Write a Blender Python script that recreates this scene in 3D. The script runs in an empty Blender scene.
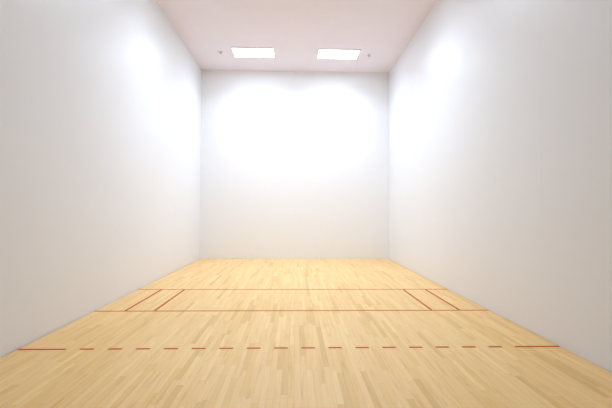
import bpy, bmesh, math
from mathutils import Matrix, Vector

FT = 0.3048
W, LEN, H = 20 * FT, 40 * FT, 20 * FT          # a regulation racquetball court
HW = W / 2
SC = bpy.context.scene
COL = SC.collection

# ------------------------------------------------------------------ camera
cam_data = bpy.data.cameras.new('camera')
cam = bpy.data.objects.new('camera', cam_data)
COL.objects.link(cam)
yaw, pit, rol = -0.0301, 0.0205, 0.0055
fwd = Vector((-math.sin(yaw) * math.cos(pit), math.cos(yaw) * math.cos(pit), math.sin(pit)))
rgt = Vector((math.cos(yaw), math.sin(yaw), 0))
up = rgt.cross(fwd)
r2 = rgt * math.cos(rol) + up * math.sin(rol)
u2 = -rgt * math.sin(rol) + up * math.cos(rol)
mw = Matrix.Identity(4)
for i in range(3):
    mw[i][0], mw[i][1], mw[i][2] = r2[i], u2[i], -fwd[i]
mw.translation = Vector((-0.0115 * FT, -38.494 * FT, 5.0207 * FT))
cam.matrix_world = mw
cam_data.sensor_width = 36
cam_data.lens = 362.27 * 36 / 612
cam_data.clip_start = 0.02
SC.camera = cam

# ------------------------------------------------------------------ world and exposure
world = bpy.data.worlds.new('world')
SC.world = world
world.use_nodes = True
world.node_tree.nodes['Background'].inputs[0].default_value = (0.5, 0.5, 0.5, 1)
world.node_tree.nodes['Background'].inputs[1].default_value = 0.0
SC.view_settings.view_transform = 'Standard'
SC.view_settings.look = 'None'
SC.view_settings.gamma = 1
SC.view_settings.use_curve_mapping = False
SC.view_settings.exposure = 1.71
SC.cycles.diffuse_bounces = 8
SC.cycles.max_bounces = 12
LAMP_COLOUR = (0.815, 0.97, 1.165, 1)
LENS = 6.5                                      # radiance of a lens panel
LAMP_WATTS = 13.5                               # downlight of one lamp through its prism lens
SPREAD = 135
# rows of lamps: (distance from the front wall in feet, strength)
ROWS = [(4.45, 0.82), (14.6, 0.74), (27.0, 0.19)]  # the last row is unseen, added to brighten the near floor


# ------------------------------------------------------------------ materials
def node_mat(name):
    m = bpy.data.materials.new(name)
    m.use_nodes = True
    nt = m.node_tree
    b = nt.nodes['Principled BSDF']
    return m, nt, b


class N:
    """small helper that wires math nodes"""
    def __init__(self, nt):
        self.nt = nt

    def put(self, sock, v):
        if hasattr(v, 'is_output'):
            self.nt.links.new(v, sock)
        else:
            sock.default_value = v

    def m(self, op, a, b=None, c=None):
        n = self.nt.nodes.new('ShaderNodeMath')
        n.operation = op
        self.put(n.inputs[0], a)
        if b is not None:
            self.put(n.inputs[1], b)
        if c is not None:
            self.put(n.inputs[2], c)
        return n.outputs[0]

    def xyz(self):
        t = self.nt.nodes.new('ShaderNodeTexCoord')
        s = self.nt.nodes.new('ShaderNodeSeparateXYZ')
        self.nt.links.new(t.outputs['Object'], s.inputs[0])
        return s.outputs[0], s.outputs[1], s.outputs[2]

    def comb(self, x, y, z=0.0):
        n = self.nt.nodes.new('ShaderNodeCombineXYZ')
        for i, v in enumerate((x, y, z)):
            self.put(n.inputs[i], v)
        return n.outputs[0]

    def white(self, v):
        n = self.nt.nodes.new('ShaderNodeTexWhiteNoise')
        n.noise_dimensions = '3D'
        self.nt.links.new(v, n.inputs['Vector'])
        return n.outputs['Value']

    def noise(self, v, scale, detail=3.0, rough=0.5):
        n = self.nt.nodes.new('ShaderNodeTexNoise')
        self.nt.links.new(v, n.inputs['Vector'])
        n.inputs['Scale'].default_value = scale
        n.inputs['Detail'].default_value = detail
        n.inputs['Roughness'].default_value = rough
        return n.outputs['Fac']

    def ramp(self, f, stops):
        n = self.nt.nodes.new('ShaderNodeValToRGB')
        self.nt.links.new(f, n.inputs[0])
        e = n.color_ramp.elements
        while len(e) < len(stops):
            e.new(0.5)
        for k, (p, c) in enumerate(stops):
            e[k].position = p
            e[k].color = (*c, 1)
        return n.outputs[0]

    def mix(self, kind, f, a, b):
        n = self.nt.nodes.new('ShaderNodeMix')
        n.data_type = 'RGBA'
        n.blend_type = kind
        self.put(n.inputs[0], f)
        self.put(n.inputs[6], a)
        self.put(n.inputs[7], b)
        return n.outputs[2]


def wall_material(name, along, colour, rough):
    """enamelled 4 x 8 ft court panels; `along` is the axis the wall runs on"""
    m, nt, b = node_mat(name)
    n = N(nt)
    x, y, z = n.xyz()
    a = (x, y)[along]
    pa = n.m('DIVIDE', n.m('ADD', a, 40 * FT), 4 * FT)
    pz = n.m('DIVIDE', n.m('ADD', z, 0.0), 8 * FT)
    pid = n.comb(n.m('FLOOR', pa), n.m('FLOOR', pz), 3.0)
    rnd = n.white(pid)
    fa = n.m('FRACT', pa)
    edge = n.m('MINIMUM', fa, n.m('SUBTRACT', 1.0, fa))
    seam = n.m('LESS_THAN', edge, 0.0020)
    fz = n.m('FRACT', pz)
    edz = n.m('MINIMUM', fz, n.m('SUBTRACT', 1.0, fz))
    seam = n.m('MAXIMUM', seam, n.m('LESS_THAN', edz, 0.0006))
    dirt = n.noise(n.comb(x, y, z), 0.9, 4.0, 0.6)
    base = n.mix('MIX', n.m('MULTIPLY', dirt, 0.10), (*colour, 1),
                 (colour[0] * .90, colour[1] * .89, colour[2] * .88, 1))
    base = n.mix('MIX', n.m('MULTIPLY', seam, 0.12), base, (.55, .55, .55, 1))
    nt.links.new(base, b.inputs['Base Color'])
    nt.links.new(n.m('MULTIPLY_ADD', rnd, 0.06, rough), b.inputs['Roughness'])
    bump = nt.nodes.new('ShaderNodeBump')
    bump.inputs['Strength'].default_value = 1.0
    bump.inputs['Distance'].default_value = 0.001
    # filled joints stand a hair proud of the panels
    ridge = n.m('SUBTRACT', 1.0, n.m('MINIMUM', n.m('DIVIDE', edge, 0.028), 1.0))
    ridge = n.m('MULTIPLY', n.m('MULTIPLY', ridge, ridge), 0.8)
    h = n.m('ADD', n.m('MULTIPLY', n.noise(n.comb(x, y, z), 9.0, 2.0), 0.15), ridge)
    nt.links.new(n.m('SUBTRACT', h, n.m('MULTIPLY', seam, 0.1)), bump.inputs['Height'])
    nt.links.new(bump.outputs[0], b.inputs['Normal'])
    b.inputs['Specular IOR Level'].default_value = 0.5
    return m


def floor_material():
    m, nt, b = node_mat('maple_strip_floor')
    n = N(nt)
    x, y, z = n.xyz()
    wd = 0.0572
    sx = n.m('DIVIDE', x, wd)
    sid = n.m('FLOOR', sx)
    r0 = n.white(n.comb(sid, 1.7, 0.0))
    r1 = n.white(n.comb(sid, 9.1, 4.0))
    blen = n.m('MULTIPLY_ADD', r1, 0.7, 0.55)
    sy = n.m('ADD', n.m('DIVIDE', y, blen), n.m('MULTIPLY', r0, 17.0))
    bid = n.m('FLOOR', sy)
    t = n.white(n.comb(sid, bid, 0.0))
    t2 = n.white(n.comb(sid, bid, 7.0))
    col = n.ramp(t, [(0.0, (0.770, 0.500, 0.190)), (0.12, (0.855, 0.578, 0.216)),
                     (0.45, (0.892, 0.610, 0.266)), (0.80, (0.910, 0.640, 0.285)),
                     (1.0, (0.930, 0.685, 0.305))])
    # long grain streaks and cloudy figure, both running with the board
    off = n.m('MULTIPLY', t2, 31.0)
    g = n.noise(n.comb(n.m('ADD', n.m('MULTIPLY', x, 60.0), off), n.m('MULTIPLY', y, 3.0), off), 1.0, 5.0, 0.6)
    fig = n.noise(n.comb(n.m('ADD', n.m('MULTIPLY', x, 26.0), off), n.m('MULTIPLY', y, 2.0), off), 1.0, 3.0, 0.5)
    col = n.mix('MULTIPLY', n.m('MULTIPLY', n.m('SMOOTH_MIN', g, 1.0, 0.1), 0.50), col, (0.80, 0.63, 0.44, 1))
    streak = n.m('MULTIPLY', n.m('SUBTRACT', n.m('MINIMUM', n.m('MAXIMUM', fig, 0.54), 0.72), 0.54), 6.0)
    col = n.mix('MULTIPLY', n.m('MULTIPLY', streak, 0.30), col, (0.66, 0.48, 0.32, 1))
    fx = n.m('FRACT', sx)
    ex = n.m('MINIMUM', fx, n.m('SUBTRACT', 1.0, fx))
    fy = n.m('FRACT', sy)
    ey = n.m('MINIMUM', fy, n.m('SUBTRACT', 1.0, fy))
    joint = n.m('MAXIMUM', n.m('LESS_THAN', ex, 0.011), n.m('LESS_THAN', ey, 0.0010))
    col = n.mix('MULTIPLY', n.m('MULTIPLY', joint, 0.55), col, (0.45, 0.28, 0.15, 1))
    nt.links.new(col, b.inputs['Base Color'])
    nt.links.new(n.m('MULTIPLY_ADD', g, 0.10, 0.34), b.inputs['Roughness'])
    bump = nt.nodes.new('ShaderNodeBump')
    bump.inputs['Strength'].default_value = 0.12
    bump.inputs['Distance'].default_value = 0.0005
    nt.links.new(n.m('SUBTRACT', n.m('MULTIPLY', t2, 0.6), joint), bump.inputs['Height'])
    nt.links.new(bump.outputs[0], b.inputs['Normal'])
    b.inputs['Specular IOR Level'].default_value = 0.38
    return m


def plain(name, colour, rough, metal=0.0, vary=0.06, scale=14.0):
    m, nt, b = node_mat(name)
    n = N(nt)
    x, y, z = n.xyz()
    f = n.noise(n.comb(x, y, z), scale, 3.0)
    c = n.mix('MIX', n.m('MULTIPLY', f, 1.0), (*colour, 1),
              (colour[0] * (1 - vary), colour[1] * (1 - vary), colour[2] * (1 - vary), 1))
    nt.links.new(c, b.inputs['Base Color'])
    b.inputs['Roughness'].default_value = rough
    b.inputs['Metallic'].default_value = metal
    return m


def lamp_material(name, strength):
    m, nt, b = node_mat(name)
    n = N(nt)
    x, y, z = n.xyz()
    # moulded prism cells of the acrylic lens
    cell = n.m('MULTIPLY', n.m('PINGPONG', n.m('MULTIPLY', x, 80.0), 1.0),
               n.m('PINGPONG', n.m('MULTIPLY', y, 80.0), 1.0))
    b.inputs['Base Color'].default_value = (0.9, 0.9, 0.9, 1)
    b.inputs['Roughness'].default_value = 0.4
    b.inputs['Emission Color'].default_value = LAMP_COLOUR
    nt.links.new(n.m('MULTIPLY', n.m('MULTIPLY_ADD', cell, 0.04, 0.98), strength), b.inputs['Emission Strength'])
    return m


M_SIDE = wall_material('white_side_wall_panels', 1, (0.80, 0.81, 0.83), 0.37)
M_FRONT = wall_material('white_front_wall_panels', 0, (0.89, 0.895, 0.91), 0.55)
M_BACK = wall_material('back_wall_panels', 0, (0.12, 0.12, 0.125), 0.4)
M_CEIL = plain('matt_ceiling_paint', (0.855, 0.80, 0.865), 0.8, vary=0.04, scale=1.5)
M_FLOOR = floor_material()
M_GAP = plain('dark_subfloor', (0.06, 0.04, 0.025), 0.9)
M_LINE = plain('brick_red_court_paint', (0.58, 0.080, 0.008), 0.6, vary=0.18, scale=30.0)
M_LINE.node_tree.nodes['Principled BSDF'].inputs['Specular IOR Level'].default_value = 0.2
M_FRAME = plain('white_enamelled_lamp_frame', (0.78, 0.78, 0.76), 0.4)
M_PLATE = plain('off_white_plate', (0.74, 0.71, 0.70), 0.45)
M_METAL = plain('satin_grey_metal', (0.42, 0.40, 0.39), 0.45, metal=0.2)


# ------------------------------------------------------------------ mesh helpers
def box(bm, x0, x1, y0, y1, z0, z1):
    vs = [bm.verts.new((x, y, z)) for x in (x0, x1) for y in (y0, y1) for z in (z0, z1)]
    for f in ((0, 1, 3, 2), (4, 6, 7, 5), (0, 4, 5, 1), (2, 3, 7, 6), (0, 2, 6, 4), (1, 5, 7, 3)):
        bm.faces.new([vs[i] for i in f])


def lathe(bm, prof, seg=28):
    """profile of (radius, z); radius 0 closes with a single vertex"""
    rings = []
    for r, z in prof:
        if r < 1e-6:
            rings.append([bm.verts.new((0, 0, z))])
        else:
            rings.append([bm.verts.new((r * math.cos(2 * math.pi * k / seg), r * math.sin(2 * math.pi * k / seg), z))
                          for k in range(seg)])
    for a, b in zip(rings, rings[1:]):
        for k in range(seg):
            j = (k + 1) % seg
            if len(a) == 1 and len(b) == 1:
                break
            if len(a) == 1:
                bm.faces.new((a[0], b[k], b[j]))
            elif len(b) == 1:
                bm.faces.new((a[k], b[0], a[j]))
            else:
                bm.faces.new((a[k], b[k], b[j], a[j]))


def obj(name, bm, mat, parent=None, loc=(0, 0, 0), smooth=False):
    bmesh.ops.recalc_face_normals(bm, faces=bm.faces)
    me = bpy.data.meshes.new(name)
    bm.to_mesh(me)
    bm.free()
    me.materials.append(mat)
    if smooth:
        for p in me.polygons:
            p.use_smooth = True
    o = bpy.data.objects.new(name, me)
    COL.objects.link(o)
    o.location = loc
    if parent:
        o.parent = parent
    return o


def tag(o, label, cat, group=None):
    o['label'] = label
    o['category'] = cat
    if group:
        o['group'] = group
    return o


def thing(name, label, cat, loc, group=None):
    o = bpy.data.objects.new(name, None)
    o.empty_display_size = 0.1
    COL.objects.link(o)
    o.location = loc
    return tag(o, label, cat, group)


def struct(name, mat, *boxes):
    bm = bmesh.new()
    for b in boxes:
        box(bm, *b)
    o = obj(name, bm, mat)
    o['kind'] = 'structure'
    return o


# ------------------------------------------------------------------ the court shell (front wall at y = 0)
G = 0.012                                       # expansion gap round the boards
T = 0.15
struct('floor', M_FLOOR, (-HW + G, HW - G, -LEN + G, -G * 0.5, -0.022, 0.0))
struct('trim_1', M_GAP, (-HW, HW, -LEN, 0, -0.10, -0.022))
struct('wall_front', M_FRONT, (-HW - T, HW + T, 0, T, -0.10, H + 0.1))
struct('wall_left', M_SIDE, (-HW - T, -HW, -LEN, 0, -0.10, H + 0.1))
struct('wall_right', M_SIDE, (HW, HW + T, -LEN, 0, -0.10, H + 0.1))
struct('wall_back', M_BACK, (-HW - T, HW + T, -LEN - T, -LEN, -0.10, H + 0.1))
struct('ceiling', M_CEIL, (-HW, HW, -LEN, 0, H, H + 0.1))


# ------------------------------------------------------------------ painted court lines
LW = 1.5 * 0.0254
TH = 0.0006


def stripe(bm, x0, x1, y0, y1):
    box(bm, x0, x1, y0, y1, 0.0, TH)


def line(name, label, x0, x1, y0, y1, group=None):
    cx, cy = (x0 + x1) / 2, (y0 + y1) / 2
    bm = bmesh.new()
    stripe(bm, x0 - cx, x1 - cx, y0 - cy, y1 - cy)
    return tag(obj(name, bm, M_LINE, None, (cx, cy, 0)), label, 'court line', group)


E_ = HW - G
ys, yh, yr = -15 * FT, -20 * FT, -25 * FT       # service, short and receiving lines
line('service_line', 'thin red line across the wooden floor, farthest of the full-width lines, nearest the front wall',
     -E_, E_, ys - LW, ys)
line('short_line', 'red full-width line across the wooden floor, between the farthest line and the dashed line',
     -E_, E_, yh - LW, yh)
for sx, side in ((-1, 'left'), (1, 'right')):
    xd = sx * (8.5 * FT - 0.01)
    xb = sx * (7.02 * FT)
    line('drive_serve_line', 'short red line running lengthwise, the one nearest the %s wall' % side,
         xd - LW / 2, xd + LW / 2, yh, ys - LW, 'lengthwise red lines of the service zone')
    line('service_box_line', 'short red lengthwise line on the %s, the inner one farther from the wall' % side,
         xb - LW / 2, xb + LW / 2, yh, ys - LW, 'lengthwise red lines of the service zone')

rt = thing('receiving_line', 'dashed red line across the wooden floor, nearest the viewer', 'court line', (0, yr, 0))
for s in (-1, 1):
    bm = bmesh.new()
    a, b_ = sorted((s * E_, s * 8.25 * FT))
    stripe(bm, a, b_, -LW, 0)
    o = obj('solid_end', bm, M_LINE, rt)
    o['label'] = 'long unbroken end of the dashed line'
bm = bmesh.new()
stripe(bm, -0.25 * FT, 0.25 * FT, -LW, 0)
dash0 = obj('dash', bm, M_LINE, rt, (-7.5 * FT, 0, 0))
for k in range(1, 16):
    d = dash0.copy()
    COL.objects.link(d)
    d.parent = rt
    d.location = ((-7.5 + k) * FT, 0, 0)


# ------------------------------------------------------------------ recessed ceiling lights (2 x 4 ft)
def ceiling_light(x, dist, strength, label, spread=SPREAD):
    t = thing('ceiling_light', label, 'ceiling light', (x, -dist * FT, H), 'recessed rectangular ceiling lights')
    a, b = 1.88 * FT, 0.92 * FT                 # half size of the opening
    fw = 0.035
    bm = bmesh.new()
    for (x0, x1, y0, y1) in ((-a - fw, a + fw, b, b + fw), (-a - fw, a + fw, -b - fw, -b),
                             (-a - fw, -a, -b, b), (a, a + fw, -b, b)):
        box(bm, x0, x1, y0, y1, -0.018, 0.0)
    obj('frame', bm, M_FRAME, t)
    bm = bmesh.new()
    vs = [bm.verts.new(p) for p in ((-a, -b, -0.006), (-a, b, -0.006), (a, b, -0.006), (a, -b, -0.006))]
    f = bm.faces.new(vs)
    me = bpy.data.meshes.new('diffuser')
    bm.normal_update()
    if f.normal.z > 0:
        f.normal_flip()
    bm.to_mesh(me)
    bm.free()
    me.materials.append(lamp_material('lit_lens', LENS * (strength ** 1.6 if dist < 20 else 0.2)))
    o = bpy.data.objects.new('diffuser', me)
    COL.objects.link(o)
    o.parent = t
    ld = bpy.data.lights.new('tube_light', 'AREA')
    ld.shape = 'RECTANGLE'
    ld.size, ld.size_y = 2 * a - 0.02, 2 * b - 0.02
    ld.energy = LAMP_WATTS * strength
    ld.color = LAMP_COLOUR[:3]
    ld.spread = math.radians(spread)
    lo = bpy.data.objects.new('tube_light', ld)
    COL.objects.link(lo)
    lo.location = (0, 0, -0.010)
    lo.parent = t
    return t


where = ['above the front wall', 'in the second row, behind the two seen', 'in an added third row, out of view']
for (dist, st), w in zip(ROWS, where):
    for s, side in ((-1, 'left'), (1, 'right')):
        if w == where[0]:
            lab = '%s one of the two glowing white rectangular lights in the ceiling' % side
        else:
            lab = '%s glowing rectangular ceiling light %s' % (side, w)
        rear = w == where[2]                     # added unseen pair, set inward with narrow beams to light the floor centre
        ceiling_light(s * (2.5 if rear else 4.0) * FT, dist, st, lab, 80 if rear else SPREAD)


# ------------------------------------------------------------------ sprinkler heads beside the lamps
def sprinkler(x, dist, plate_r, label):
    t = thing('fire_sprinkler', label, 'sprinkler', (x, -dist * FT, H), 'small ceiling sprinklers')
    bm = bmesh.new()
    r = plate_r
    lathe(bm, [(0, 0), (r, 0), (r, -0.004), (r * .93, -0.010), (r * .55, -0.014), (r * .45, -0.010), (0, -0.010)], 36)
    obj('escutcheon', bm, M_PLATE, t, smooth=True)
    bm = bmesh.new()
    lathe(bm, [(0, -0.010), (0.016, -0.010), (0.016, -0.018), (0.011, -0.022), (0.011, -0.026), (0, -0.026)], 20)
    for s in (-1, 1):                            # yoke arms
        pts = [(s * .009, -.024), (s * .018, -.031), (s * .017, -.039), (s * .004, -.046)]
        for (xa, za), (xb, zb) in zip(pts, pts[1:]):
            d = Vector((xb - xa, 0, zb - za)).normalized()
            nrm = Vector((-d.z, 0, d.x)) * .003
            q = []
            for (px, pz) in ((xa, za), (xb, zb)):
                for sg in (-1, 1):
                    for yy in (-.003, .003):
                        q.append(bm.verts.new((px + sg * nrm.x, yy, pz + sg * nrm.z)))
            for f in ((0, 1, 3, 2), (4, 6, 7, 5), (0, 4, 5, 1), (2, 3, 7, 6), (0, 2, 6, 4), (1, 5, 7, 3)):
                bm.faces.new([q[i] for i in f])
    obj('body', bm, M_METAL, t)
    bm = bmesh.new()
    seg = 24                                     # notched deflector disc
    top, bot = [], []
    for k in range(seg):
        rr = 0.030 if k % 2 else 0.022
        a = 2 * math.pi * k / seg
        top.append(bm.verts.new((rr * math.cos(a), rr * math.sin(a), -0.044)))
        bot.append(bm.verts.new((rr * math.cos(a), rr * math.sin(a), -0.047)))
    bm.faces.new(top)
    bm.faces.new(bot[::-1])
    for k in range(seg):
        j = (k + 1) % seg
        bm.faces.new((top[k], top[j], bot[j], bot[k]))
    obj('deflector', bm, M_METAL, t)
    return t


sprinkler(-7.12 * FT, 4.42, 0.085, 'small grey sprinkler on a round plate in the ceiling, left of the left light')
sprinkler(6.97 * FT, 4.38, 0.055, 'tiny grey sprinkler in the ceiling, right of the right light')
